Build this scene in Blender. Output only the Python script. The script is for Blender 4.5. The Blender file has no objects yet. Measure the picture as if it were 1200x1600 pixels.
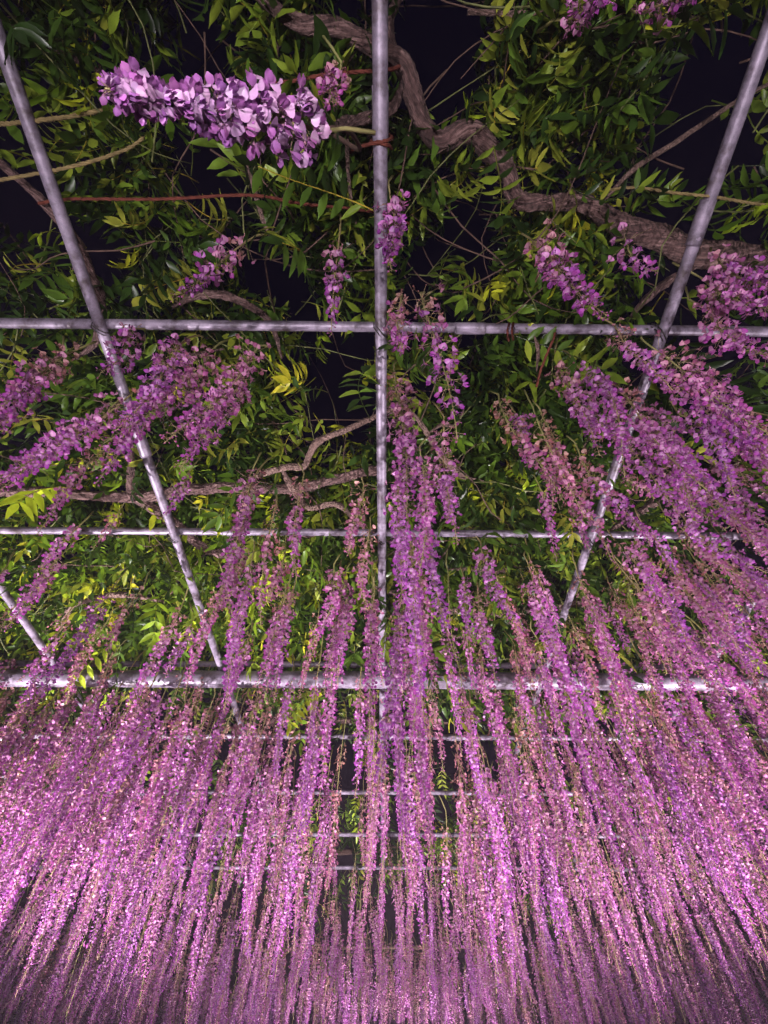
import bpy, math, random
import numpy as np
from mathutils import Vector, Matrix, Quaternion
from mathutils import noise as mnoise

rnd = random.Random(11)
rng = np.random.default_rng(11)
R = math.radians
sc = bpy.context.scene
col = sc.collection

# ------------------------------------------------------------------ camera
H = 1.40          # height of the trellis poles above the lens
ZC = 1.50         # lens height above the ground
EL = R(52.8)      # the camera looks steeply up
F = 737.0         # focal length in photo pixels (1200 x 1600)
CS, SN = math.cos(EL), math.sin(EL)
cam_d = bpy.data.cameras.new('camera')
cam = bpy.data.objects.new('camera', cam_d); col.objects.link(cam)
cam.location = (0, 0, ZC)
cam.rotation_euler = (math.pi/2 + EL, 0, 0)
cam_d.sensor_fit = 'VERTICAL'; cam_d.sensor_height = 36.0
cam_d.lens = 36.0*F/1600.0
cam_d.clip_start = 0.02; cam_d.clip_end = 400
sc.camera = cam

# ------------------------------------------------------------------ night sky, faint moon
world = bpy.data.worlds.new('World'); sc.world = world; world.use_nodes = True
wn = world.node_tree.nodes; wl = world.node_tree.links
sky = wn.new('ShaderNodeTexSky'); sky.sky_type = 'NISHITA'; sky.sun_disc = False
sky.sun_elevation = R(-4); sky.sun_rotation = R(160)
tint = wn.new('ShaderNodeMix'); tint.data_type = 'RGBA'; tint.blend_type = 'MULTIPLY'; tint.inputs[0].default_value = 1
tint.inputs[7].default_value = (.55, .40, 1.3, 1)
wl.new(sky.outputs[0], tint.inputs[6]); wl.new(tint.outputs[2], wn['Background'].inputs[0]); wn['Background'].inputs[1].default_value = 0.14
sun_d = bpy.data.lights.new('moon', 'SUN'); sun_d.energy = 0.01; sun_d.angle = R(0.5); sun_d.color = (.8, .88, 1)
sun = bpy.data.objects.new('moon', sun_d); col.objects.link(sun); sun.rotation_euler = (R(40), 0, R(160))
# (the floodlights standing on the ground are built in make_floodlight)
FLOODS = [  # x, y, watts, aim, cone
    (-2.1, 1.9, 880, (-1.4, 2.8, 2.9), 120),
    ( 2.2, 2.0, 800, (1.5, 2.9, 2.9), 120),
    (-.7, -.8, 150, (-.22, .12, 2.1), 66),
    ( .5, -1.2, 125, (.15, 1.1, 2.9), 78),
    (-2.9, 7.0, 170, (-2.2, 7.4, 2.9), 118),
    ( 3.1, 7.0, 170, (2.4, 7.4, 2.9), 118),
    ( .3, 8.2, 780, (.2, 8.4, 2.9), 118),
]
LAMP = (1.0, .92, .95)

vs = sc.view_settings
vs.view_transform = 'Standard'; vs.look = 'None'; vs.gamma = 1.0; vs.use_curve_mapping = False
vs.exposure = 0.48
sc.render.engine = 'CYCLES'
cy = sc.cycles
cy.use_denoising = True
cy.max_bounces = 4; cy.diffuse_bounces = 1; cy.glossy_bounces = 1; cy.transmission_bounces = 2
cy.use_adaptive_sampling = True; cy.adaptive_threshold = .1; cy.adaptive_min_samples = 16
cy.sample_clamp_indirect = 4.0
cy.volume_bounces = 0

# ------------------------------------------------------------------ helpers
def ray(px, py):
    xi = (px-600.0)/F; yi = (800.0-py)/F
    return Vector((xi, CS - yi*SN, SN + yi*CS))
def at_h(px, py, h):            # the point at height h above the lens seen at that place
    d = ray(px, py); return Vector((d.x*h/d.z, d.y*h/d.z, ZC+h))
def at_d(px, py, dep):
    return Vector((0, 0, ZC)) + ray(px, py)*dep
def project(p):
    x, y, z = p[0], p[1], p[2]-ZC
    dep = y*CS + z*SN
    if dep < .05: return None
    return 600 + F*x/dep, 800 - F*(-y*SN + z*CS)/dep, dep

def mesh_np(name, V, Fc, mats, col_=None, mi=None, smooth=True):
    """V (n,3), Fc list of index tuples"""
    me = bpy.data.meshes.new(name)
    me.from_pydata([tuple(v) for v in V], [], [tuple(int(i) for i in f) for f in Fc])
    for m in mats: me.materials.append(m)
    if mi is not None: me.polygons.foreach_set('material_index', np.asarray(mi, dtype=np.int32))
    me.polygons.foreach_set('use_smooth', np.full(len(me.polygons), smooth))
    if col_ is not None:
        a = me.color_attributes.new('Col', 'FLOAT_COLOR', 'POINT')
        c4 = np.ones((len(V), 4), dtype=np.float32); c4[:, :3] = col_
        a.data.foreach_set('color', c4.ravel())
    me.update()
    return me
def link(name, me, parent=None, mat=None):
    o = bpy.data.objects.new(name, me); col.objects.link(o)
    if parent is not None: o.parent = parent
    if mat is not None: o.matrix_local = mat
    return o
def tag(o, label=None, cat=None, group=None, kind=None):
    if label: o['label'] = label
    if cat: o['category'] = cat
    if group: o['group'] = group
    if kind: o['kind'] = kind
    return o
def empty(name, loc=(0, 0, 0)):
    o = bpy.data.objects.new(name, None); col.objects.link(o); o.location = loc
    o.empty_display_size = .1
    return o

def smooth_path(pts, radii, step):
    """Catmull-Rom through the points, resampled"""
    P = [Vector(p) for p in pts]
    P = [P[0]*2-P[1]] + P + [P[-1]*2-P[-2]]
    Rr = [radii[0]] + list(radii) + [radii[-1]]
    out, ro = [], []
    for i in range(1, len(P)-2):
        n = max(2, int((P[i+1]-P[i]).length/step))
        for k in range(n):
            t = k/n
            a, b, c, d = P[i-1], P[i], P[i+1], P[i+2]
            out.append(.5*((2*b) + (c-a)*t + (2*a-5*b+4*c-d)*t*t + (3*b-a-3*c+d)*t**3))
            ro.append(Rr[i]*(1-t)+Rr[i+1]*t)
    out.append(P[-2]); ro.append(Rr[-2])
    return out, ro
def tube(path, radii, ns=8, caps=True, lump=0.0, seed=0, twist=0.0, rugged=False):
    """tube along a path with parallel transport; returns verts, faces"""
    r_ = np.random.default_rng(seed)
    V, Fc = [], []
    t0 = (path[1]-path[0]).normalized()
    n = t0.orthogonal().normalized()
    ph = r_.uniform(0, 6.28, 6)
    s = 0.0
    for i, p in enumerate(path):
        t = (path[min(i+1, len(path)-1)]-path[max(i-1, 0)]).normalized()
        n = (n - t*n.dot(t)).normalized(); b = t.cross(n)
        if i: s += (path[i]-path[i-1]).length
        for k in range(ns):
            a = 2*math.pi*k/ns + twist*s
            rr = radii[i]
            if lump and rugged:
                q = p + (n*math.cos(a)+b*math.sin(a))*radii[i]
                e = 1/max(radii[i], .006)
                q2 = Vector((math.cos(a)*1.1, math.sin(a)*1.1, s*e*.22)) + Vector((seed*3.1, 0, 0))
                q3 = Vector((math.cos(a)*3.2, math.sin(a)*3.2, s*e*.55)) + Vector((seed*1.7, 5, 0))
                rr *= 1 + lump*2.2*mnoise.noise(q2) + lump*1.5*mnoise.noise(q3) + lump*1.1*mnoise.noise(q*150) - lump*2.0*abs(mnoise.noise(Vector((math.cos(a)*4.5, math.sin(a)*4.5, s*e*.35+seed)))) + lump*.5
            elif lump:
                u = s/max(radii[i], .004)
                rr *= 1 + lump*(.55*math.sin(u*.55+ph[0]+2*math.cos(a+ph[1])) + .45*math.sin(u*1.3+ph[2]+3*a) + .35*math.sin(2*a+ph[3]+u*.31)) \
                    + lump*.5*r_.normal()*.5
            V.append(p + (n*math.cos(a)+b*math.sin(a))*rr)
    m = len(path)
    for i in range(m-1):
        for k in range(ns):
            k2 = (k+1) % ns
            Fc.append((i*ns+k, i*ns+k2, (i+1)*ns+k2, (i+1)*ns+k))
    if caps:
        Fc.append(tuple(range(ns))[::-1]); Fc.append(tuple((m-1)*ns+k for k in range(ns)))
    return V, Fc

# ------------------------------------------------------------------ materials
def new_mat(name):
    m = bpy.data.materials.new(name); m.use_nodes = True
    nt = m.node_tree; nt.nodes.clear()
    out = nt.nodes.new('ShaderNodeOutputMaterial')
    return m, nt, nt.nodes, nt.links, out
def N(nt, typ, **kw):
    n = nt.nodes.new(typ)
    for k, v in kw.items(): setattr(n, k, v)
    return n
def ramp(nt, fac, stops):
    r = nt.nodes.new('ShaderNodeValToRGB')
    e = r.color_ramp.elements
    while len(e) > 1: e.remove(e[0])
    e[0].position = stops[0][0]; e[0].color = (*stops[0][1], 1)
    for p, c in stops[1:]:
        q = e.new(p); q.color = (*c, 1)
    nt.links.new(fac, r.inputs[0]); return r.outputs[0]

def mat_petal():
    m, nt, nd, lk, out = new_mat('petal')
    at = N(nt, 'ShaderNodeAttribute', attribute_name='Col')
    oi = N(nt, 'ShaderNodeObjectInfo')
    hs = N(nt, 'ShaderNodeHueSaturation')
    mr = N(nt, 'ShaderNodeMapRange'); mr.inputs[3].default_value = .475; mr.inputs[4].default_value = .53
    lk.new(oi.outputs['Random'], mr.inputs[0]); lk.new(mr.outputs[0], hs.inputs['Hue'])
    mv = N(nt, 'ShaderNodeMapRange'); mv.inputs[3].default_value = .68; mv.inputs[4].default_value = 1.2
    w = N(nt, 'ShaderNodeTexWhiteNoise', noise_dimensions='1D'); lk.new(oi.outputs['Random'], w.inputs['W'])
    lk.new(w.outputs['Value'], mv.inputs[0]); lk.new(mv.outputs[0], hs.inputs['Value'])
    lk.new(at.outputs['Color'], hs.inputs['Color'])
    p = N(nt, 'ShaderNodeBsdfPrincipled'); p.inputs['Roughness'].default_value = .33
    p.inputs['Specular IOR Level'].default_value = .28
    lk.new(hs.outputs[0], p.inputs['Base Color'])
    tr = N(nt, 'ShaderNodeBsdfTranslucent'); lk.new(hs.outputs[0], tr.inputs[0])
    mx = N(nt, 'ShaderNodeMixShader'); mx.inputs[0].default_value = .22
    lk.new(p.outputs[0], mx.inputs[1]); lk.new(tr.outputs[0], mx.inputs[2]); lk.new(mx.outputs[0], out.inputs[0])
    return m
def mat_leaf():
    m, nt, nd, lk, out = new_mat('leaf')
    at = N(nt, 'ShaderNodeAttribute', attribute_name='Col')
    oi = N(nt, 'ShaderNodeObjectInfo')
    ar = N(nt, 'ShaderNodeAttribute', attribute_name='Rnd')
    ad = N(nt, 'ShaderNodeMath', operation='ADD'); lk.new(oi.outputs['Random'], ad.inputs[0]); lk.new(ar.outputs['Fac'], ad.inputs[1])
    fr = N(nt, 'ShaderNodeMath', operation='FRACT'); lk.new(ad.outputs[0], fr.inputs[0])
    c = ramp(nt, fr.outputs[0], [(0, (.012, .027, .007)), (.42, (.036, .075, .012)), (.68, (.10, .18, .02)), (.86, (.23, .31, .03)), (1, (.36, .36, .05))])
    tc = N(nt, 'ShaderNodeTexCoord')
    nz = N(nt, 'ShaderNodeTexNoise'); nz.inputs['Scale'].default_value = 26; lk.new(tc.outputs['Object'], nz.inputs['Vector'])
    mv = N(nt, 'ShaderNodeMapRange'); mv.inputs[1].default_value = .3; mv.inputs[2].default_value = .7; mv.inputs[3].default_value = .7; mv.inputs[4].default_value = 1.25
    lk.new(nz.outputs[0], mv.inputs[0])
    mu = N(nt, 'ShaderNodeMix', data_type='RGBA', blend_type='MULTIPLY'); mu.inputs[0].default_value = 1
    lk.new(c, mu.inputs[6]); lk.new(at.outputs['Color'], mu.inputs[7])
    hs = N(nt, 'ShaderNodeHueSaturation'); lk.new(mu.outputs[2], hs.inputs['Color']); lk.new(mv.outputs[0], hs.inputs['Value'])
    p = N(nt, 'ShaderNodeBsdfPrincipled'); p.inputs['Roughness'].default_value = .34; p.inputs['Specular IOR Level'].default_value = .5
    lk.new(hs.outputs[0], p.inputs['Base Color'])
    tr = N(nt, 'ShaderNodeBsdfTranslucent'); lk.new(hs.outputs[0], tr.inputs[0])
    mx = N(nt, 'ShaderNodeMixShader'); mx.inputs[0].default_value = .3
    lk.new(p.outputs[0], mx.inputs[1]); lk.new(tr.outputs[0], mx.inputs[2]); lk.new(mx.outputs[0], out.inputs[0])
    return m
def mat_bark(name, a, b, c, scale=38):
    m, nt, nd, lk, out = new_mat(name)
    tc = N(nt, 'ShaderNodeTexCoord')
    ab = N(nt, 'ShaderNodeAttribute', attribute_name='Bark')
    nz = N(nt, 'ShaderNodeTexNoise'); nz.inputs['Scale'].default_value = 1.6; nz.inputs['Detail'].default_value = 7; nz.inputs['Roughness'].default_value = .7
    lk.new(ab.outputs['Vector'], nz.inputs['Vector'])
    vo = N(nt, 'ShaderNodeTexVoronoi'); vo.inputs['Scale'].default_value = scale*1.7; lk.new(tc.outputs['Object'], vo.inputs['Vector'])
    cc = ramp(nt, nz.outputs[0], [(.3, a), (.5, b), (.72, c)])
    p = N(nt, 'ShaderNodeBsdfPrincipled'); p.inputs['Roughness'].default_value = .85
    lk.new(cc, p.inputs['Base Color'])
    ad = N(nt, 'ShaderNodeMath', operation='ADD'); lk.new(nz.outputs[0], ad.inputs[0]); lk.new(vo.outputs[0], ad.inputs[1])
    bp = N(nt, 'ShaderNodeBump'); bp.inputs['Strength'].default_value = 1; bp.inputs['Distance'].default_value = .014
    lk.new(ad.outputs[0], bp.inputs['Height']); lk.new(bp.outputs[0], p.inputs['Normal'])
    lk.new(p.outputs[0], out.inputs[0]); return m
def mat_pole():
    m, nt, nd, lk, out = new_mat('galvanised_steel')
    tc = N(nt, 'ShaderNodeTexCoord'); oi = N(nt, 'ShaderNodeObjectInfo')
    mp = N(nt, 'ShaderNodeMapping'); mp.inputs['Scale'].default_value = (1, 1, 1)
    va = N(nt, 'ShaderNodeVectorMath', operation='ADD'); lk.new(tc.outputs['Object'], va.inputs[0])
    cx = N(nt, 'ShaderNodeCombineXYZ'); lk.new(oi.outputs['Random'], cx.inputs[0]); lk.new(cx.outputs[0], va.inputs[1])
    nz = N(nt, 'ShaderNodeTexNoise'); nz.inputs['Scale'].default_value = 13; nz.inputs['Detail'].default_value = 8; nz.inputs['Roughness'].default_value = .7
    lk.new(va.outputs[0], nz.inputs['Vector'])
    n2 = N(nt, 'ShaderNodeTexNoise'); n2.inputs['Scale'].default_value = 55; n2.inputs['Detail'].default_value = 4
    lk.new(va.outputs[0], n2.inputs['Vector'])
    c1 = ramp(nt, nz.outputs[0], [(.36, (.06, .042, .048)), (.48, (.18, .145, .20)), (.64, (.34, .275, .375))])  # dark mottling: dirt, and dappled shade painted into the steel colour
    c2 = ramp(nt, n2.outputs[0], [(.25, (.5, .42, .42)), (.42, (1, 1, 1)), (1, (1, 1, 1))])
    mu = N(nt, 'ShaderNodeMix', data_type='RGBA', blend_type='MULTIPLY'); mu.inputs[0].default_value = .8
    lk.new(c1, mu.inputs[6]); lk.new(c2, mu.inputs[7])
    p = N(nt, 'ShaderNodeBsdfPrincipled'); p.inputs['Roughness'].default_value = .46; p.inputs['Metallic'].default_value = .25
    lk.new(mu.outputs[2], p.inputs['Base Color'])
    bp = N(nt, 'ShaderNodeBump'); bp.inputs['Strength'].default_value = .25; bp.inputs['Distance'].default_value = .002
    lk.new(n2.outputs[0], bp.inputs['Height']); lk.new(bp.outputs[0], p.inputs['Normal'])
    lk.new(p.outputs[0], out.inputs[0]); return m
def mat_plain(name, c, rough=.7, spec=.3, metal=0, emis=0):
    m, nt, nd, lk, out = new_mat(name)
    tc = N(nt, 'ShaderNodeTexCoord')
    nz = N(nt, 'ShaderNodeTexNoise'); nz.inputs['Scale'].default_value = 60; nz.inputs['Detail'].default_value = 5
    lk.new(tc.outputs['Object'], nz.inputs['Vector'])
    cc = ramp(nt, nz.outputs[0], [(.3, tuple(x*.6 for x in c)), (.7, tuple(min(1, x*1.3) for x in c))])
    p = N(nt, 'ShaderNodeBsdfPrincipled'); p.inputs['Roughness'].default_value = rough; p.inputs['Metallic'].default_value = metal
    p.inputs['Specular IOR Level'].default_value = spec
    lk.new(cc, p.inputs['Base Color'])
    if emis:
        p.inputs['Emission Color'].default_value = (1, .95, .97, 1); p.inputs['Emission Strength'].default_value = emis
    lk.new(p.outputs[0], out.inputs[0]); return m

M_PETAL = mat_petal(); M_LEAF = mat_leaf()
M_BARK = mat_bark('old_bark', (.010, .005, .005), (.11, .055, .052), (.38, .23, .22))
M_TWIG = mat_bark('twig_bark', (.10, .055, .05), (.22, .13, .11), (.34, .22, .19), 70)
M_BROWN = mat_plain('shoot_bark', (.085, .048, .038), .8)
M_SHOOT = mat_plain('green_shoot', (.09, .095, .03), .6)
M_POLE = mat_pole()
M_TWINE = mat_plain('coir_twine', (.105, .03, .022), .95, .1)
M_ROPE = mat_plain('straw_rope', (.19, .14, .065), .95, .1)
M_WIRE = mat_plain('black_wire', (.03, .025, .025), .5)
M_GROUND = mat_plain('ground', (.10, .085, .08), .95, .1)
M_HOUSING = mat_plain('lamp_housing', (.03, .03, .032), .5)
M_LENS = mat_plain('lamp_glass', (.8, .8, .8), .2, .5, 0, 4.0)

# ------------------------------------------------------------------ ground
g = link('ground', mesh_np('ground', [(-200, -200, 0), (200, -200, 0), (200, 200, 0), (-200, 200, 0)], [(0, 1, 2, 3)], [M_GROUND], smooth=False))
tag(g, kind='structure')

# ------------------------------------------------------------------ trellis
TL = tag(empty('trellis', (0, 1.42*H, 0)), 'steel pipe trellis grid overhead carrying the wisteria', 'trellis')
ZP = ZC + H
R_POLE = .0158
YAW = .011
def pole_obj(name, a, b, r, seed, ns=20, label=None, sag=.004):
    a, b = Vector(a), Vector(b)
    n = max(12, int((b-a).length/.08))
    rr = random.Random(seed)
    path = []
    for i in range(n+1):
        t = i/n; p = a.lerp(b, t)
        p.z += -sag*math.sin(t*9+rr.random()*.02) + 0
        path.append(p)
    c = a.lerp(b, .5)
    V, Fc = tube([p-c for p in path], [r*(1+rr.gauss(0, .006)) for _ in path], ns)
    o = link(name, mesh_np(name, V, Fc, [M_POLE]), TL, Matrix.Translation(c-TL.location))
    if label: o['label'] = label
    return o
XS = [-2.33, -1.75, -1.165, -.58, -.006, .575, 1.15, 1.73, 2.3]
TS = [-.82, -.265, .29, .852, 1.472, 1.985, 2.53, 3.08, 3.63]
for i, x in enumerate(XS):           # poles running away from the camera, underneath
    pole_obj('pole', (x*H, -1.5, ZP), (x*H, 3.75*H, ZP), R_POLE*(1.08 if abs(x) < .1 else 1), i)
for i, t in enumerate(TS):           # cross poles laid on top of them
    zz = ZP + R_POLE*2.0
    pole_obj('pole', (-4.2, t*H-4.2*YAW, zz), (4.2, t*H+4.2*YAW, zz), R_POLE*.92, 40+i)
# heavy beams on posts under the grid
for t, nm in ((1.47, 'pale thick beam below the pole grid'),):
    zz = ZP - R_POLE - .040
    pole_obj('beam', (-4.2, t*H-4.2*YAW, zz), (4.2, t*H+4.2*YAW, zz), .040, 90, 24, nm, .002)
    for sx in (-4.0, 4.0):
        pole_obj('post', (sx, t*H+sx*YAW, 0), (sx, t*H+sx*YAW, zz-.040), .038, 95)
for (x, t) in ((-.42, .852), (.18, .29), (-.95, .29), (.95, .852), (.3, 1.985), (-.8, 1.985)):
    y = t*H + x*H*YAW
    pole_obj('sleeve', (x*H-.045, y, ZP+R_POLE*2), (x*H+.045, y, ZP+R_POLE*2), R_POLE*1.06, 70, 20, None, 0)
for (x, t) in ((-.58, .55), (.575, .1), (-.006, -.05), (1.15, .9)):
    pole_obj('sleeve', (x*H, t*H-.05, ZP), (x*H, t*H+.05, ZP), R_POLE*1.2, 71, 20, None, 0)
# pipe clamps where poles cross
cl_m = None
for x in XS[2:7]:
    for t in TS[1:6]:
        if cl_m is None:
            pth = []
            for k in range(25):
                a = 2*math.pi*k/24*.97
                ca, sa = math.cos(a), math.sin(a)
                pth.append(Vector((.0, math.copysign(abs(ca)**.55, ca)*R_POLE*1.55, math.copysign(abs(sa)**.55, sa)*R_POLE*2.2+R_POLE)))
            V, Fc = tube(pth, [.0018]*25, 5)
            V2, F2 = tube([p + Vector((.009, 0, .001)) for p in pth], [.0018]*25, 5)
            Fc = Fc + [tuple(i+len(V) for i in f) for f in F2]; V = V+V2
            cl_m = mesh_np('wire_tie', V, Fc, [M_WIRE])
        o = link('wire_tie', cl_m, TL, Matrix.Translation(Vector((x*H+rnd.uniform(-.004, .004), t*H+x*H*YAW, ZP))-TL.location) @ Matrix.Rotation(R(rnd.choice((35, -40, 50))+90), 4, 'Z'))

# ------------------------------------------------------------------ flower shapes
def grid_sheet(fn, nu, nv):
    V, Fc = [], []
    for i in range(nu+1):
        for j in range(nv+1):
            V.append(fn(i/nu, j/nv*2-1))
    for i in range(nu):
        for j in range(nv):
            a = i*(nv+1)+j
            Fc.append((a, a+1, a+nv+2, a+nv+1))
    return np.array(V), Fc
# a flower: origin at the end of its stalk, +X outward (front), +Z up. about 22 mm
def make_flower_geo(r_, open_=1.0, shrivel=0.0, detail=True):
    parts = []     # (V, F, kind array)  kind: 0 banner,1 wing,2 keel,3 calyx ; t along
    w = .0122*(1+r_.normal()*.1); h = .020*(1+r_.normal()*.08)
    curl = r_.uniform(.6, 1.2)
    def banner(u, v):
        prof = math.sin(math.pi*(.06+.93*u)); u = (1-math.cos(math.pi*u))/2
        x = .004 - .004*u + .008*u*u*curl*(1 if open_ > .5 else -.3) - .0045*(abs(v)**2)*prof*open_ + .0012*math.sin(v*5+u*4)*u + .0015*math.cos(v*3)*u
        y = v*w*prof*(.45+.55*open_)
        z = .002 + u*h*(.55+.45*open_) - .004*u*u*open_
        return (x, y, z)
    def wing(s):
        def f(u, v):
            prof = math.sin(u*math.pi*.86+.25)
            x = .003 + u*.0145; z = .001 + v*.0062*prof - .004*u*u + .003*u
            y = s*(.0016 + .0035*math.sin(u*2.6)*(.5+.5*open_) - .0015*abs(v)*prof)
            return (x, y, z)
        return f
    nu, nv = (6, 6) if detail else (3, 2)
    V, Fc = grid_sheet(banner, nu, nv)
    parts.append((V, Fc, 0, np.repeat(np.linspace(0, 1, nu+1), nv+1), np.tile(np.linspace(-1, 1, nv+1), nu+1)))
    for s in (1, -1):
        V, Fc = grid_sheet(wing(s), 3 if detail else 2, 2 if detail else 1)
        n = (3 if detail else 2)+1; mm = (2 if detail else 1)+1
        parts.append((V, Fc, 1, np.repeat(np.linspace(0, 1, n), mm), np.zeros(n*mm)))
    if detail:
        Vc = np.array([(-.0015, 0, 0), (.003, .0028, .001), (.003, -.0028, .001), (.003, 0, .004), (.004, 0, -.0025)])
        parts.append((Vc, [(0, 1, 3), (0, 3, 2), (0, 4, 1), (0, 2, 4)], 3, np.zeros(5), np.zeros(5)))
    VV, FF, K, U, W = [], [], [], [], []
    n = 0
    for V, Fc, k, u, v in parts:
        VV.append(V); FF += [tuple(i+n for i in f) for f in Fc]; K.append(np.full(len(V), k)); U.append(u); W.append(v); n += len(V)
    V = np.concatenate(VV)
    if shrivel:
        V = V*np.array([.75, .5, .75]) + r_.normal(0, .0012, V.shape)*shrivel
        V[:, 2] -= V[:, 0]*.6*shrivel
    V = V*.98
    V += r_.normal(0, .0002, V.shape)
    return V, FF, np.concatenate(K), np.concatenate(U), np.concatenate(W)
def make_bud_geo(r_, s=1.0):
    L = .011*s; w = .0034*s
    V = [(0, 0, 0)]
    for u, k in ((.35, .9), (.75, 1.0)):
        for j in range(4):
            a = j*math.pi/2
            V.append((u*L, math.cos(a)*w*k, math.sin(a)*w*k*1.2 - u*L*.2))
    V.append((L*1.1, 0, -.2*L))
    Fc = []
    for j in range(4):
        k = (j+1) % 4
        Fc += [(0, 1+k, 1+j), (1+j, 1+k, 5+k, 5+j), (5+j, 5+k, 9)]
    V = np.array(V)
    return V, Fc, np.array([3]+[3]*4+[1]*4+[1]), np.linspace(0, 1, 10), np.zeros(10)

def petal_cols(K, U, W, age, r_):
    """age 0 fresh violet .. 1 faded dusky pink; the petals' own pigment"""
    fresh_b = np.array([.57, .165, .54]); fresh_w = np.array([.42, .045, .43]); fresh_c = np.array([.38, .14, .20])
    pale = np.array([.86, .76, .84]); spot = np.array([.75, .70, .35])
    old_b = np.array([.54, .28, .275]); old_w = np.array([.40, .155, .17]); old_c = np.array([.38, .19, .12])
    n = len(K); C = np.zeros((n, 3))
    b = K == 0; w_ = (K == 1) | (K == 2); c = K == 3
    fb = np.outer(np.ones(n), fresh_b)
    pl = np.exp(-(W/.55)**2)*np.clip(1-abs(U-.35)/.4, 0, 1)
    fb = fb*(1-.55*pl[:, None]) + pale*.55*pl[:, None]
    sp = np.exp(-(W/.25)**2)*np.clip(1-abs(U-.12)/.14, 0, 1)
    fb = fb*(1-.6*sp[:, None]) + spot*.6*sp[:, None]
    fw = fresh_w*(1-.5*(1-U)[:, None]) + np.array([.64, .30, .60])*.5*(1-U)[:, None]
    C[b] = fb[b]*(1-age) + old_b*age
    C[w_] = fw[w_]*(1-age) + old_w*age
    C[c] = fresh_c*(1-age) + old_c*age
    v = 1 + r_.normal()*.10
    return np.clip(C*v, 0, 1)

FL_OPEN = [make_flower_geo(rng, 1.0) for _ in range(4)]
FL_LO = [make_flower_geo(rng, 1.0, 0, False) for _ in range(4)] + [make_flower_geo(rng, .35, 0, False) for _ in range(2)] + [make_flower_geo(rng, .3, 1.0, False) for _ in range(3)]
FL_HALF = [make_flower_geo(rng, .35) for _ in range(2)]
FL_OLD = [make_flower_geo(rng, .3, 1.0) for _ in range(3)]
FL_BUD = [make_bud_geo(rng, s) for s in (1.0, .75, .5)]

def raceme_plan(L, wid, n, seed, bare=.15, agef=1.0, tipf=.25, ageo=0.0, fsz=1.0):
    """flower transforms along a hanging raceme whose top is at the origin"""
    r_ = np.random.default_rng(seed)
    bend = r_.normal(0, .05, 2)*L; wob = r_.uniform(0, 6.28, 2)
    def axis(t):
        return np.array([bend[0]*t*t + .010*math.sin(t*5+wob[0]), bend[1]*t*t + .010*math.sin(t*4+wob[1]), -t*L])
    items, ped = [], []
    top = r_.uniform(.03, .16)
    for i in range(n):
        t = top + (1-top)*((i+r_.uniform(0, .9))/n)**.93
        ang = i*2.39996 + r_.normal(0, .35)
        # how open: top opens first; the last bit stays in bud
        prof = (1.0 - .80*t**1.25)
        pl = wid*.5*prof*r_.uniform(.4, 1.15)*(1+.35*math.sin(t*L*38+wob[0]*3)+.22*math.sin(t*L*71+wob[1]*5))
        pitch = R(r_.uniform(-25, 28)) - (R(10) if t > .6 else 0)
        a = np.array([math.cos(ang)*math.cos(pitch), math.sin(ang)*math.cos(pitch), math.sin(pitch)])
        p0 = axis(t); 
        droop = np.array([0, 0, -.25*pl])
        p1 = p0 + a*pl + droop
        q = t + r_.normal(0, .10)
        age = np.clip((.62-q)/.5, 0, 1)*agef + .12*agef
        age = float(np.clip(age + ageo + r_.normal(0, .08), 0, 1))
        dropped = r_.random() < bare*(1.6 if t < .4 else .45)*(1+.9*math.sin(t*L*30+wob[1]*2))
        if dropped: kind = 'calyx'
        elif t > 1-tipf*.45: kind = 'bud'
        elif t > 1-tipf: kind = 'half'
        elif age > .6 and r_.random() < .6: kind = 'old'
        else: kind = 'open'
        # facing: outward, twisted, nodding
        yaw = ang + r_.normal(0, .35)
        nod = r_.normal(-.15, .3)
        roll = r_.normal(0, .35)
        sc_ = fsz*r_.uniform(.85, 1.15)*(1-.55*max(0, t-.45))
        M = Matrix.Translation(Vector(p1)) @ Matrix.Rotation(yaw, 4, 'Z') @ Matrix.Rotation(-nod, 4, 'Y') @ Matrix.Rotation(roll, 4, 'X') @ Matrix.Scale(sc_, 4)
        items.append((kind, M, age, int(r_.integers(0, 99))))
        ped.append((p0, p0*.45+p1*.55+a*0+np.array([0, 0, .12*pl]), p1, .0007))
    return items, ped, axis, r_
ST_COL = {'fresh': (.40, .34, .15), 'ped': (.42, .29, .18)}
def stalk_geo(ped, axis, L, up=.10, r0=.0027):
    V, Fc, C = [], [], []
    path = [Vector((.25*up*math.sin(2), .12*up, up)), Vector((.05*up, 0, up*.5))] + [Vector(axis(t)) for t in np.linspace(0, 1, 14)]
    rad = [r0*1.25, r0*1.1] + [r0*(1-.72*t) for t in np.linspace(0, 1, 14)]
    v, f = tube(path, rad, 5)
    V += [tuple(x) for x in v]; Fc += f; C += [ST_COL['fresh']]*len(v)
    for p0, pm, p1, r in ped:
        n = len(V)
        for p in (p0, pm, p1):
            V += [tuple(p + np.array([r, 0, 0])), tuple(p + np.array([-.5*r, .87*r, 0])), tuple(p + np.array([-.5*r, -.87*r, 0]))]
        C += [ST_COL['ped']]*9
        for s in (0, 3):
            for k in range(3):
                k2 = (k+1) % 3
                Fc.append((n+s+k, n+s+k2, n+s+3+k2, n+s+3+k))
    return V, Fc, C
def pick_geo(kind, k, lo=False):
    if lo:
        if kind == 'open': return FL_LO[k % 4]
        if kind == 'half': return FL_LO[4+k % 2]
        if kind == 'old': return FL_LO[6+k % 3]
    if kind == 'open': return FL_OPEN[k % 4]
    if kind == 'half': return FL_HALF[k % 2]
    if kind == 'old': return FL_OLD[k % 3]
    if kind == 'bud': return FL_BUD[k % 3]
    return FL_BUD[2]
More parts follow.
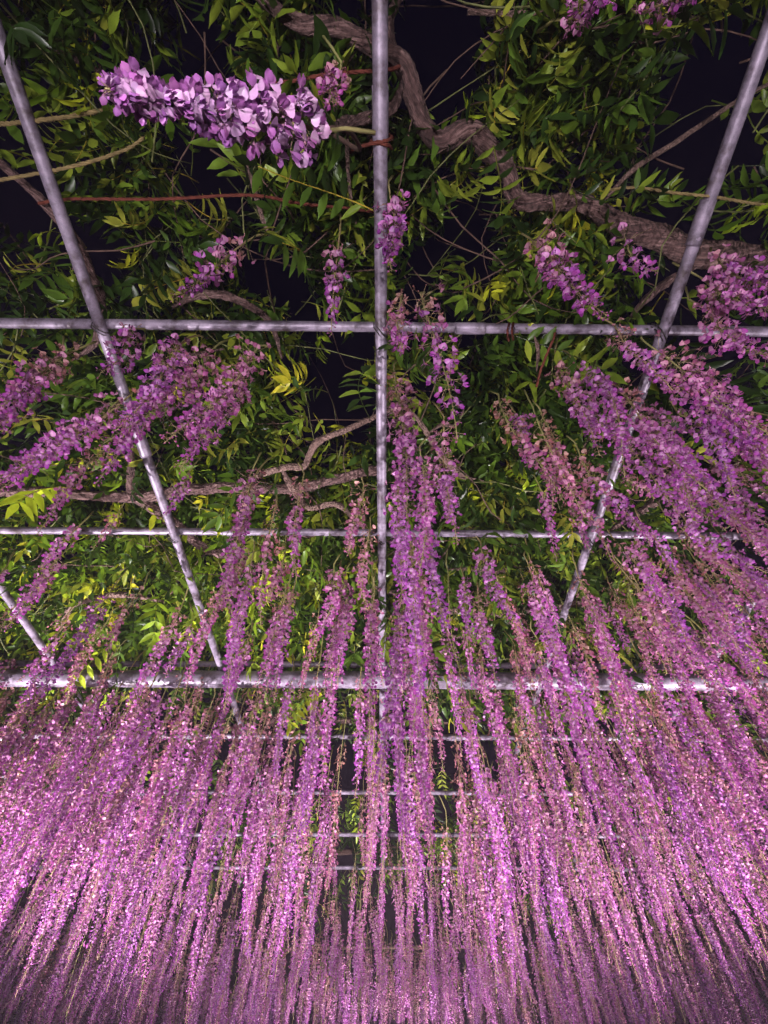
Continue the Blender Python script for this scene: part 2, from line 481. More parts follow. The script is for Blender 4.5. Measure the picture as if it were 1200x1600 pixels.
def raceme_mesh(L, wid, n, seed, fine=False, **kw):
    items, ped, axis, r_ = raceme_plan(L, wid, n, seed, **kw)
    V, Fc, C = stalk_geo(ped, axis, L)
    V = [np.array(V)]; C = [np.array(C)]; nn = len(V[0])
    Fc = list(Fc)
    for kind, M, age, k in items:
        g_ = pick_geo(kind, k, not fine)
        A = np.array(M.to_3x3()); b = np.array(M.translation)
        V.append(g_[0] @ A.T + b)
        C.append(petal_cols(g_[2], g_[3], g_[4], age if kind != 'calyx' else 1.0, r_))
        Fc += [tuple(i+nn for i in f) for f in g_[1]]
        nn += len(g_[0])
    return mesh_np('raceme', np.concatenate(V), Fc, [M_PETAL], np.concatenate(C))

# shared raceme meshes by length
PROTO = {}
for L, n, wid in ((.22, 50, .050), (.32, 78, .052), (.45, 116, .054), (.60, 160, .056), (.78, 210, .058), (.95, 260, .060)):
    PROTO[L] = []
    for j in range(5):
        PROTO[L].append(raceme_mesh(L, wid*(1, 1, .95, .8, 1)[j], n, int(L*1000)+j, bare=(.06, .15, .25, .4, .12)[j], agef=(.5, .9, 1.0, 1.0, .6)[j], ageo=(-.1, .05, .18, .35, .45)[j], fsz=.82))
BARE = [raceme_mesh(L, .05, int(L*70), 900+int(L*100), bare=.85, agef=1.0, fsz=.7) for L in (.35, .55)]
PLANS = {}
# single flowers, shared by all that stand alone
FLOWER_M = {}
def flower_cols(g_, a, kind, hue):
    C = petal_cols(g_[2], g_[3], g_[4], a/3.0 if kind != 'calyx' else 1.0, np.random.default_rng(5))
    if hue:            # paler standard petals
        b = g_[2] == 0
        C[b] = C[b]*.48 + np.array([.80, .55, .82])*.52
        C[~b] = C[~b]*.6 + np.array([.60, .32, .66])*.4
    return C
def flower_mesh(kind, k, age, hue=''):
    a = min(3, int(age*4)); key = (kind, k % 4 if kind == 'open' else k % 3, a, hue)
    if key not in FLOWER_M:
        g_ = pick_geo(kind, k)
        nm = 'bud' if kind == 'bud' else ('calyx' if kind == 'calyx' else 'flower')
        FLOWER_M[key] = mesh_np(nm, g_[0], g_[1], [M_PETAL], flower_cols(g_, a, kind, hue))
    return FLOWER_M[key]

# ------------------------------------------------------------------ leaf shapes
def leaflet_geo(r_, L, w):
    V, Fc = [], []
    st = [(0, .12), (.18, .72), (.42, 1.0), (.68, .72), (.88, .28), (1.0, .02)]
    bend = r_.uniform(.05, .35); tw = r_.normal(0, .25); fold = r_.uniform(.1, .4)
    for u, ww in st:
        wv = math.sin(u*9+r_.uniform(0, 6))*.0015
        for s in (-1, 0, 1):
            y = s*w*.5*ww; z = abs(s)*fold*w*.5*ww - bend*L*u*u*.5 + wv*s
            V.append((u*L, y*math.cos(tw*u)-z*0, z + y*math.sin(tw*u)))
    for i in range(len(st)-1):
        a = i*3
        Fc += [(a, a+3, a+4, a+1), (a+1, a+4, a+5, a+2)]
    return np.array(V), Fc
def leaf_plan(seed, n_pair, L, ll):
    """compound leaf hanging along +X then drooping to -Z; yields rachis tube and leaflet matrices"""
    r_ = np.random.default_rng(seed)
    dr = r_.uniform(.5, 1.3)
    def ax(t):
        a = dr*t
        return Vector((L*(math.sin(a)/dr), .02*math.sin(t*3+seed), -L*((1-math.cos(a))/dr)))
    path = [ax(t) for t in np.linspace(0, 1, 9)]
    out = []
    for i in range(n_pair):
        t = .22 + .74*i/(n_pair-1)
        p = ax(t); d = (ax(min(1, t+.02))-ax(t-.02)).normalized()
        for s in (1, -1):
            size = ll*(1-.35*abs(t-.6))*r_.uniform(.82, 1.12)
            yaw = s*R(r_.uniform(42, 70))
            q = d.to_track_quat('X', 'Z').to_matrix().to_4x4()
            M = Matrix.Translation(p) @ q @ Matrix.Rotation(yaw, 4, 'Z') @ Matrix.Rotation(R(r_.uniform(8, 36)), 4, 'Y') @ Matrix.Rotation(R(r_.normal(0, 14)), 4, 'X') @ Matrix.Scale(size/.06, 4)
            out.append(M)
    d = (ax(1)-ax(.97)).normalized()
    out.append(Matrix.Translation(ax(1)) @ d.to_track_quat('X', 'Z').to_matrix().to_4x4() @ Matrix.Scale(ll/.06, 4))
    return path, out
LEAFLETS = []
for k in range(5):
    LEAFLETS.append(leaflet_geo(rng, .06, rng.uniform(.0165, .0205)))
LEAFLET_M = [mesh_np('leaflet', v, f, [M_LEAF], np.ones((len(v), 3))) for v, f in LEAFLETS]
LEAF_PLANS = [leaf_plan(s, (5, 6, 7, 6, 5, 7, 4, 6)[s], (.20, .24, .27, .22, .19, .25, .14, .23)[s], (.060, .058, .055, .066, .062, .06, .045, .063)[s]) for s in range(8)]
def leaf_mesh(i, tone=(1, 1, 1)):
    path, Ms = LEAF_PLANS[i]
    V, Fc = tube(path, [.0016*(1-.5*k/8) for k in range(9)], 4)
    V = [np.array([tuple(v) for v in V])]; nn = len(V[0]); C = [np.tile([[1.5, 1.0, 1.0]], (nn, 1))]
    for k, M in enumerate(Ms):
        v, f = LEAFLETS[(k*3+i) % 5]
        V.append(v @ np.array(M.to_3x3()).T + np.array(M.translation))
        Fc += [tuple(q+nn for q in ff) for ff in f]; nn += len(v); C.append(np.tile([tone], (len(v), 1)))
    return mesh_np('leaf', np.concatenate(V), Fc, [M_LEAF], np.concatenate(C))
LEAF_M = [leaf_mesh(i) for i in range(8)]
BRIGHT_LEAF_M = [leaf_mesh(i, (2.1, 1.9, 1.0)) for i in range(8)]      # brighter yellow-green leaves, strong lamplight painted into their colour
RACHIS_M = []
for path, Ms in LEAF_PLANS:
    V, Fc = tube(path, [.0016*(1-.5*k/8) for k in range(9)], 4)
    RACHIS_M.append(mesh_np('leaf', V, Fc, [M_LEAF], np.tile([[1.5, 1.0, 1.0]], (len(V), 1))))

# ------------------------------------------------------------------ the vines
VINES = {}
def vine(key, loc, label):
    o = tag(empty('wisteria_vine', loc), label, 'wisteria', 'wisteria vines trained over the trellis')
    VINES[key] = dict(o=o, rac=0, leaf=0, fl=0, lf=0)
    return o
vine('right_limb', (.3*H, .1*H, ZP), 'wisteria with the thick twisted limb crossing the upper right')
vine('upper_left', (-.3*H, 0, ZP), 'wisteria at upper left bearing the large pale violet flower cluster')
vine('left_limb', (-.6*H, .75*H, ZP), 'wisteria on the long level brown limb at middle left')
vine('left_beam', (-.7*H, 1.1*H, ZP), 'wisteria with bright yellow-green leaves at left just before the thick beam')
vine('centre', (.05*H, .8*H, ZP), 'wisteria hanging along the central pole in front of the thick beam')
vine('right_mass', (.9*H, .85*H, ZP), 'wisteria massed densely with mauve racemes at the right edge')
vine('beam_left', (-1.2*H, 2.0*H, ZP), 'wisteria just beyond the thick beam, brightly lit on the left')
vine('beam_centre', (0, 2.1*H, ZP), 'wisteria just beyond the thick beam around the central pole')
vine('beam_right', (1.2*H, 2.0*H, ZP), 'wisteria just beyond the thick beam on the right')
vine('far_left', (-1.5*H, 4.0*H, ZP), 'distant wisteria hanging at lower left, next to last row')
vine('farthest_left', (-2.0*H, 7*H, ZP), 'farthest dim curtain of wisteria at the lower left corner')
vine('farthest_centre', (0, 7*H, ZP), 'farthest pale curtain of wisteria at the bottom centre')
vine('farthest_right', (2.0*H, 7*H, ZP), 'farthest dim curtain of wisteria at the lower right corner')
vine('far_centre', (0, 4.2*H, ZP), 'distant wisteria at lower centre with dark gaps around its strands')
vine('far_right', (1.6*H, 4.0*H, ZP), 'distant wisteria hanging at lower right, next to last row')
def vine_of(x, y):
    X, T = x/H, y/H
    if T < .28: return 'right_limb' if X > .12 else ('upper_left' if X < -.02 else 'centre')
    if T < .5 and X > .25: return 'right_limb'
    if T < 1.45: return ('left_limb' if T < .82 else 'left_beam') if X < -.22 else ('centre' if X < .33 else 'right_mass')
    k = 'beam' if T < 3.1 else ('far' if T < 5.0 else 'farthest')
    w = .38 if T < 3.1 else .16*T
    return k+('_left' if X < -w else ('_right' if X > w else '_centre'))
def put(key, name, me, Mw):
    o = VINES[key]['o']
    return link(name, me, o, Matrix.Translation(-o.location) @ Mw)

# limbs, traced: list of (px, py, height over the lens in H, half thickness in px)
def limb(key, pts, name='branch', mat=None, lump=.16, ns=10, seed=1, label=None, step=.007):
    P, Rd = [], []
    for px, py, h, rp in pts:
        p = at_h(px, py, h*H); dep = project(p)[2]
        P.append(p); Rd.append(rp*.64*dep/F)
    for e in (0, -1):
        if 20 < pts[e][0] < 1180 and 20 < pts[e][1] < 1580: Rd[e] *= .4
    path, rad = smooth_path(P, Rd, step)
    rr = random.Random(seed)
    ph = [rr.uniform(0, 6.28) for _ in range(4)]
    for i, p in enumerate(path):           # small crooks
        a = rad[i]*.55; q = p*9 + Vector((ph[0], ph[1], ph[2]))
        path[i] = p + Vector((mnoise.noise(q), mnoise.noise(q+Vector((9, 4, 2))), mnoise.noise(q+Vector((3, 8, 1)))))*a
    c = path[len(path)//2].copy()
    V, Fc = tube([p-c for p in path], rad, ns*2, True, lump, seed, 0, True)
    me = mesh_np(name, V, Fc, [mat or M_BARK])
    bark_coords(me, path, rad, ns*2)
    o = put(key, name, me, Matrix.Translation(c))
    if label: o['label'] = label
    return path
def bark_coords(me, path, rad, k):
    s_ = 0; W = []
    for i, p in enumerate(path):
        if i: s_ += (path[i]-path[i-1]).length/max(rad[i], .004)
        for j in range(k):
            a = 2*math.pi*j/k + s_*.22
            W += [math.cos(a)*2.2, math.sin(a)*2.2, s_*.22]
    at_ = me.attributes.new('Bark', 'FLOAT_VECTOR', 'POINT'); at_.data.foreach_set('vector', np.array(W, dtype=np.float32))
LIMBS = []
def lb(*a, **k): LIMBS.append((a[0], limb(*a, **k)))
lb('right_limb', [(395, -20, 1.07, 13), (440, 20, 1.07, 14), (480, 42, 1.08, 17), (530, 45, 1.1, 18), (585, 68, 1.1, 19), (628, 100, 1.09, 22), (640, 145, 1.08, 22), (662, 195, 1.08, 20), (690, 222, 1.07, 22), (730, 212, 1.07, 24), (768, 236, 1.07, 22), (795, 265, 1.08, 18), (806, 310, 1.08, 18), (850, 316, 1.08, 17), (905, 318, 1.09, 18), (960, 346, 1.1, 22), (1030, 375, 1.12, 25), (1100, 402, 1.14, 27), (1180, 400, 1.16, 28), (1290, 385, 1.2, 30)], seed=3, ns=14, lump=.13, label='thick twisted bare limb')
lb('right_limb', [(636, 120, 1.09, 17), (610, 165, 1.07, 14), (575, 185, 1.03, 13), (535, 196, .98, 12), (505, 210, .9, 10)], seed=4, label='short side limb')
lb('right_limb', [(930, 330, 1.09, 5), (985, 270, 1.10, 6), (1060, 220, 1.12, 6), (1140, 165, 1.14, 5), (1215, 125, 1.16, 4)], seed=5, mat=M_TWIG, lump=.06, label='straight thin pinkish stick')
lb('right_limb', [(985, 495, 1.06, 9), (1008, 468, 1.07, 9), (1045, 440, 1.09, 9), (1100, 410, 1.13, 10)], seed=6)
lb('right_limb', [(730, 20, 1.1, 5), (800, 22, 1.1, 6), (860, 22, 1.1, 6), (930, 5, 1.1, 6), (1010, 20, 1.12, 7), (1110, 30, 1.15, 9)], seed=7, mat=M_TWIG)
lb('right_limb', [(640, 150, 1.08, 12), (618, 95, 1.1, 10), (610, 30, 1.12, 9), (640, -30, 1.14, 9)], seed=8)
lb('upper_left', [(-20, 240, 1.06, 9), (30, 282, 1.05, 9), (75, 322, 1.05, 10), (118, 372, 1.05, 11), (140, 420, 1.05, 12), (158, 478, 1.06, 11), (150, 530, 1.07, 9), (120, 560, 1.08, 8)], seed=9, ns=12)
lb('upper_left', [(270, 480, 1.08, 8), (310, 462, 1.07, 10), (345, 460, 1.07, 10), (380, 472, 1.07, 9), (420, 500, 1.07, 8), (440, 560, 1.09, 7)], seed=10)
lb('upper_left', [(385, 255, 1.04, 6), (398, 300, 1.04, 6), (415, 352, 1.04, 5), (430, 380, 1.05, 4)], seed=11, mat=M_TWIG, lump=.08)
lb('upper_left', [(545, 190, 1.03, 5), (543, 240, 1.03, 5), (548, 310, 1.04, 4), (560, 360, 1.05, 3)], seed=12, mat=M_TWIG, lump=.08)
lb('upper_left', [(-30, 20, 1.12, 10), (60, 60, 1.13, 8), (130, 100, 1.14, 6), (230, 150, 1.15, 5)], seed=13)
lb('upper_left', [(225, 548, 1.05, 8), (265, 570, 1.05, 7), (300, 555, 1.06, 6), (350, 545, 1.07, 5)], seed=14)
lb('left_limb', [(-60, 766, 1.04, 11), (60, 770, 1.05, 12), (140, 773, 1.05, 11), (210, 776, 1.06, 13), (290, 768, 1.06, 13), (380, 762, 1.06, 12), (450, 764, 1.06, 12), (520, 748, 1.06, 11), (590, 735, 1.07, 11), (680, 742, 1.08, 8)], seed=15, ns=14, label='long level brown limb')
lb('left_limb', [(205, 690, 1.1, 8), (205, 740, 1.07, 10), (212, 775, 1.06, 13), (240, 798, 1.06, 12), (285, 828, 1.07, 11), (330, 860, 1.09, 10), (420, 890, 1.12, 9)], seed=16, ns=12)
lb('left_limb', [(390, 748, 1.05, 10), (420, 736, 1.04, 9), (450, 728, 1.04, 8), (475, 728, 1.04, 8), (485, 708, 1.04, 8), (500, 688, 1.04, 8), (540, 672, 1.05, 7), (590, 650, 1.06, 6), (650, 620, 1.08, 5)], seed=17, mat=M_TWIG, lump=.1)
lb('left_limb', [(440, 730, 1.06, 9), (455, 760, 1.05, 9), (480, 792, 1.04, 7), (515, 788, 1.03, 7), (540, 796, 1.03, 7), (560, 822, 1.03, 6)], seed=18, mat=M_TWIG)
lb('left_limb', [(455, 800, 1.05, 8), (475, 832, 1.04, 8), (515, 832, 1.05, 7), (560, 838, 1.06, 6)], seed=19)
lb('left_beam', [(95, 990, 1.05, 6), (105, 958, 1.05, 7), (130, 938, 1.06, 7), (190, 930, 1.07, 7), (260, 940, 1.09, 6)], seed=20, mat=M_TWIG)
lb('centre', [(640, 640, 1.06, 6), (660, 665, 1.05, 6), (690, 712, 1.05, 7), (720, 742, 1.05, 7), (755, 752, 1.06, 5)], seed=21, mat=M_TWIG, lump=.1)
lb('centre', [(672, 676, 1.05, 5), (690, 664, 1.05, 5), (712, 664, 1.05, 5), (725, 640, 1.06, 4)], seed=22, mat=M_TWIG, lump=.1)
lb('centre', [(520, 900, 1.08, 8), (600, 920, 1.08, 8), (690, 950, 1.07, 9), (790, 960, 1.07, 9), (880, 945, 1.07, 9), (960, 946, 1.08, 8), (1040, 950, 1.1, 8)], seed=23)
lb('centre', [(700, 890, 1.06, 6), (745, 888, 1.05, 6), (775, 893, 1.05, 6), (800, 885, 1.06, 5)], seed=24, mat=M_TWIG)
lb('right_mass', [(1300, 640, 1.12, 12), (1200, 700, 1.1, 11), (1100, 740, 1.09, 10), (1000, 800, 1.08, 9), (930, 840, 1.08, 7)], seed=25)
lb('right_mass', [(690, 990, 1.07, 6), (760, 1000, 1.07, 6), (860, 990, 1.08, 7), (1000, 1000, 1.08, 8), (1200, 980, 1.1, 10)], seed=26)
lb('right_limb', [(835, 525, 1.0, 5), (840, 545, 1.0, 5), (838, 580, 1.02, 4)], seed=37, mat=M_TWIG)
lb('beam_left', [(-200, 1090, 1.1, 9), (0, 1110, 1.1, 9), (150, 1140, 1.09, 8), (300, 1160, 1.09, 7)], seed=27)
lb('beam_centre', [(300, 1130, 1.09, 7), (405, 1142, 1.07, 6), (440, 1118, 1.07, 6), (540, 1125, 1.08, 7), (700, 1130, 1.09, 6)], seed=28)
lb('beam_right', [(760, 1130, 1.08, 7), (900, 1112, 1.06, 9), (1000, 1120, 1.06, 9), (1150, 1100, 1.08, 9), (1350, 1080, 1.1, 9)], seed=29)
def wl_limb(key, pts, r, seed):
    path, rad = smooth_path([Vector(p) for p in pts], [r]*len(pts), .06)
    c = path[len(path)//2].copy()
    V, Fc = tube([p-c for p in path], rad, 8, True, .15, seed)
    put(key, 'branch', mesh_np('branch', V, Fc, [M_BROWN]), Matrix.Translation(c))
for key, sx, seed in (('far_left', -1, 31), ('far_centre', 0, 32), ('far_right', 1, 33), ('farthest_left', -1, 34), ('farthest_centre', 0, 35), ('farthest_right', 1, 36)):
    for yy in ((9.4,) if 'est' in key else (5.4,)):
        wl_limb(key, [((sx*2.4-1.3)*yy/6, yy, ZP+.25), ((sx*2.4-.4)*yy/6, yy+.15, ZP+.3), ((sx*2.4+.4)*yy/6, yy-.1, ZP+.26), ((sx*2.4+1.3)*yy/6, yy+.1, ZP+.3)], .025, seed+int(yy))

# ------------------------------------------------------------------ racemes
def nearest_proto(L):
    return min(PROTO, key=lambda k: abs(k-L))
def orient(B, T, spin):
    d = (Vector(T)-Vector(B)); L = d.length; d.normalize()
    q = Vector((0, 0, -1)).rotation_difference(d)
    return Matrix.Translation(B) @ q.to_matrix().to_4x4() @ Matrix.Rotation(spin, 4, 'Z'), L
def raceme_single(key, B, T, n, wid, seed, fat=1.0, fscale=.9, hue='', **kw):
    """raceme whose flowers are each an object of their own"""
    Mw, L = orient(B, T, seed*1.3)
    items, ped, axis, r_ = raceme_plan(L, wid, n, seed, **kw)
    V, Fc, C = stalk_geo(ped, axis, L, up=.08)
    o = put(key, 'raceme', mesh_np('raceme', np.array(V), Fc, [M_PETAL], np.array(C)), Mw)
    for kind, M, age, k in items:
        nm = 'bud' if kind == 'bud' else ('calyx' if kind == 'calyx' else 'flower')
        if hue and kind in ('half', 'old'): kind = 'open'
        link(nm, flower_mesh(kind, k, age, hue), o, M @ Matrix.Scale(fscale, 4))
        VINES[key]['fl'] += 1
    VINES[key]['rac'] += 1
    return o
def raceme_copy(key, B, T, variant=None, fat=1.0, spin=None):
    Mw, L = orient(B, T, rnd.uniform(0, 6.28) if spin is None else spin)
    k = nearest_proto(L)
    v = rnd.choice((0, 0, 0, 1, 1, 2, 3, 4)) if variant is None else variant
    me = PROTO[k][v]
    VINES[key]['rac'] += 1
    return put(key, 'raceme', me, Mw @ Matrix.Diagonal((fat, fat, L/k, 1)))
def hang(bx, by, tx, ty, hb=.99, ht=None):
    """top and tip of a raceme seen between two places: the tip lies near the plumb line under the top"""
    B = at_h(bx, by, hb*H)
    if ht: return B, at_h(tx, ty, ht*H)
    best = None
    d = ray(tx, ty)
    for i in range(1, 200):
        h = hb*H*(1-i/205.0)
        p = at_h(tx, ty, h)
        e = (p.xy-B.xy).length - 0.0
        if best is None or e < best[0]: best = (e, p)
    T = best[1]
    off = T.xy-B.xy; dz = B.z-T.z
    lim = .30*max(dz, .05)
    if off.length > lim: 
        off = off*(lim/off.length); T = Vector((B.x+off.x, B.y+off.y, T.z))
    return B, T

# the large cluster close to the lens, swung out sideways on its stalk
hB = at_d(500, 200, .60); hT = at_d(168, 165, .44)
raceme_single('upper_left', hB, hT, 225, .058, 77, bare=.02, agef=.1, tipf=.03, fscale=.82, hue='pale')
sp, sr = smooth_path([hB+(hB-hT)*.0, hB+Vector((.03, .0, .10)), hB+Vector((.035, .02, .3)), at_h(515, 206, .93*H)], [.003, .003, .004, .005], .02)
V, Fc = tube([p-hB for p in sp], sr, 6)
put('upper_left', 'stalk', mesh_np('stalk', V, Fc, [M_BROWN]), Matrix.Translation(hB))

TRACED = [  # base px, tip px, flowers, width, single?, kwargs
    (405, 372, 258, 460, 44, .075, 1, dict(bare=.12, agef=.7)),
    (528, 362, 508, 505, 34, .05, 1, dict(bare=.35, agef=1)),
    (524, 95, 528, 160, 26, .07, 1, dict(bare=.1, agef=1)),
    (606, 300, 622, 432, 46, .06, 1, dict(bare=.05, agef=.4)),
    (664, 460, 706, 650, 62, .085, 1, dict(bare=.2, agef=.8)),
    (626, 468, 634, 580, 40, .06, 1, dict(bare=.1, agef=1)),
    (620, 570, 630, 800, 90, .08, 1, dict(bare=.1, agef=1)),
    (690, 650, 712, 830, 60, .07, 1, dict(bare=.3, agef=.8)),
    (820, 372, 942, 525, 80, .075, 1, dict(bare=.12, agef=.8)),
    (975, 380, 1018, 425, 22, .07, 1, dict(bare=.2, agef=.5)),
    (880, 20, 1000, -30, 60, .09, 0, {}), (1010, 15, 1140, -40, 60, .09, 0, {}),
    (1120, 405, 1215, 460, 60, .08, 1, dict(bare=.08, agef=.5)), (1090, 480, 1230, 570, 60, .08, 1, dict(bare=.08, agef=.5)),
    (1010, 540, 1215, 720, 70, .1, 1, dict(bare=.1, agef=.5)),
    (955, 505, 1050, 600, 40, .085, 0, {}),
    (985, 625, 1125, 800, 80, .1, 1, dict(bare=.1, agef=.4)),
    (120, 550, -20, 650, 80, .09, 1, dict(bare=.08, agef=1)),
    (215, 520, 150, 580, 34, .09, 1, dict(bare=.1, agef=.4)),
    (335, 545, 205, 695, 75, .085, 1, dict(bare=.06, agef=.55)),
    (405, 545, 262, 712, 80, .085, 1, dict(bare=.06, agef=.6)),
    (195, 620, -20, 765, 80, .085, 1, dict(bare=.1, agef=.5)),
    (240, 610, 140, 745, 60, .07, 1, dict(bare=.15, agef=.8)),
    (900, 560, 985, 650, 50, .08, 0, {}), (930, 590, 1010, 720, 60, .09, 0, {}),
    (800, 640, 840, 720, 40, .06, 0, {}), (850, 650, 890, 780, 40, .06, 0, {}), (905, 600, 930, 690, 40, .05, 0, {}),
    (395, 740, 335, 965, 80, .1, 0, {}), (470, 740, 455, 900, 50, .06, 0, {}), (430, 780, 400, 960, 50, .08, 0, {}),
    (626, 730, 634, 985, 100, .1, 0, {}), (652, 740, 668, 1010, 100, .1, 0, {}), (575, 820, 560, 960, 50, .08, 0, {}),
    (180, 915, 40, 1110, 110, .1, 0, {}), (290, 930, 200, 1130, 80, .1, 0, {}), (345, 900, 300, 1090, 80, .1, 0, {}),
    (820, 880, 905, 1180, 110, .1, 0, {}), (775, 880, 820, 1080, 80, .09, 0, {}), (530, 890, 520, 1090, 60, .07, 0, {}),
    (540, 900, 535, 1050, 60, .07, 0, {}), (460, 900, 430, 1090, 60, .08, 0, {}), (720, 900, 735, 1000, 40, .06, 0, {}),
    (634, 800, 644, 1120, 1, .1, 2, {}), (655, 860, 670, 1200, 1, .1, 2, {}), (630, 900, 640, 1290, 1, .1, 2, {}), (582, 900, 572, 1150, 1, .1, 2, {}),
    (640, 960, 655, 1400, 1, .1, 2, {}), (660, 700, 668, 900, 1, .1, 2, {}), (615, 1000, 618, 1340, 1, .1, 2, {}),
    (785, 625, 852, 790, 60, .06, 1, dict(bare=.2, agef=1, ageo=.3)), (835, 640, 905, 810, 60, .06, 1, dict(bare=.2, agef=1, ageo=.35)), (872, 560, 940, 700, 60, .06, 1, dict(bare=.2, agef=1, ageo=.2)), (880, 715, 955, 880, 60, .06, 1, dict(bare=.15, agef=1, ageo=.3)),
    (300, 530, 160, 668, 80, .08, 1, dict(bare=.06, agef=.5)), (375, 590, 280, 720, 70, .08, 1, dict(bare=.06, agef=.5)), (90, 560, -30, 690, 70, .08, 1, dict(bare=.1, agef=1)), (160, 650, 10, 775, 70, .075, 1, dict(bare=.1, agef=.4)),
    (1020, 560, 1215, 735, 70, .08, 1, dict(bare=.06, agef=.5)), (1060, 565, 1225, 690, 70, .08, 1, dict(bare=.08, agef=.9)), (955, 600, 1090, 770, 70, .08, 1, dict(bare=.1, agef=1)),
    (1000, 650, 1145, 830, 80, .08, 1, dict(bare=.05, agef=.4)), (930, 640, 1040, 800, 70, .07, 1, dict(bare=.12, agef=1)), (905, 700, 985, 860, 60, .07, 1, dict(bare=.1, agef=1)),
    (1105, 640, 1235, 760, 70, .08, 1, dict(bare=.1, agef=.8)), (1090, 430, 1225, 520, 60, .08, 1, dict(bare=.08, agef=.5)),
    (395, 860, 350, 1120, 1, .1, 2, {}), (860, 960, 930, 1300, 1, .1, 2, {}), (520, 980, 505, 1260, 1, .1, 2, {}),
    (125, 820, 60, 890, 30, .06, 0, {}), (90, 890, 20, 950, 30, .06, 0, {}), (170, 690, 60, 830, 30, .07, 0, {}),
]
for i, (bx, by, tx, ty, n, wid, single, kw) in enumerate(TRACED):
    B, T = hang(bx, by, tx, ty, .985, {(405, 372): .74, (528, 362): .80, (524, 95): .90, (606, 300): .80, (820, 372): .60, (975, 380): .84}.get((bx, by)))
    key = vine_of(B.x, B.y)
    if single == 2:
        raceme_copy(key, B, T, 0, 1.0)
    elif single and VINES[key]['fl']+int(n*1.6) > 300:      # past 300 single flowers on this vine: joined
        Mw, L = orient(B, T, i*1.3)
        put(key, 'raceme', raceme_mesh(L, wid, int(n*1.9), 200+i, fine=True, fsz=.84, **kw), Mw); VINES[key]['rac'] += 1
    elif single:
        n = int(n*1.6)
        raceme_single(key, B, T, n, wid, 200+i, **kw)
    else:
        raceme_copy(key, B, T)

# the rest of the curtain
occupied = {}
def try_place(x, y, dmin):
    c = .14; r_ = int(dmin/c)+1; i0, j0 = int(x//c), int(y//c)
    for i in range(i0-r_, i0+r_+1):
        for j in range(j0-r_, j0+r_+1):
            for q in occupied.get((i, j), ()):
                if (q[0]-x)**2+(q[1]-y)**2 < dmin*dmin: return False
    occupied.setdefault((i0, j0), []).append((x, y)); return True
def dens(X, T):
    """0..1 how thickly racemes hang there (X, T in units of H)"""
    if T < .45: return 0
    if T < .85:
        if X > .62: return .95
        if X > .42: return .2
        if T < .6: return 0
        return .10 if X > -.5 else .07
    if T < 1.12:
        if X > .66: return 1.25
        if X > .35: return .5
        if X > -.42: return .36
        return .10
    if T < 1.42:
        if X > .3: return 1.0 if X < .8 else 1.3
        return .42 if X > -.45 else .2
    if T < 3.2:
        d = 1.0 if abs(X) < .8 else 1.35
        if abs(X+.15) < .09: d = .35
        elif abs(X-.24) < .06: d = .45
        return d
    d = .85
    if T < 4.4 and -.9 < X/T*3 < .7: d = .7
    return d
LIMIT = 298
for it in range(34000):
    T = rnd.uniform(.45, 9.0) if it > 16000 else rnd.uniform(.45, 2.6)
    lim = (.60*T+.80)*.90
    X = rnd.uniform(-lim, lim)
    dn = dens(X, T)
    if dn <= 0: continue
    dmin = dn**-.5*(.9 if abs(X) > .4 and T < 2.2 else 1)*(.068 if T < 1.2 else .086 if T < 2.2 else .128 if T < 3.2 else .14 if T < 4.2 else .15)*H
    if not try_place(X*H, T*H, dmin): continue
    key = vine_of(X*H, T*H)
    if VINES[key]['rac'] >= LIMIT: continue
    if T < .85: Lr = rnd.uniform(.20, .42)
    elif T < 1.2: Lr = rnd.uniform(.28, .52)
    elif T < 1.45: Lr = rnd.uniform(.30, .62)
    elif T < 3.0: Lr = rnd.uniform(.45, .86)
    else: Lr = rnd.uniform(.6, 1.0)
    if 1.7 < T < 3.4: Lr = rnd.uniform(.62, 1.0) if rnd.random() < .6 else rnd.uniform(.4, .75)
    if abs(X) < .25*T*.6 and T > 1.8: Lr *= .75
    B = Vector((X*H, T*H, ZP + rnd.uniform(-.06, .06)))
    Tp = B + Vector((rnd.gauss(0, .03)*Lr, rnd.gauss(0, .03)*Lr, -Lr))
    if rnd.random() < .07:
        k = rnd.choice((0, 1)); Mw, L = orient(B, Tp, rnd.uniform(0, 6))
        put(key, 'raceme', BARE[k], Mw @ Matrix.Diagonal((1, 1, L/(.35, .55)[k], 1))); VINES[key]['rac'] += 1
    else:
        raceme_copy(key, B, Tp, fat=rnd.uniform(.7, 1.3) if T < 4.2 else rnd.uniform(1.2, 1.6))

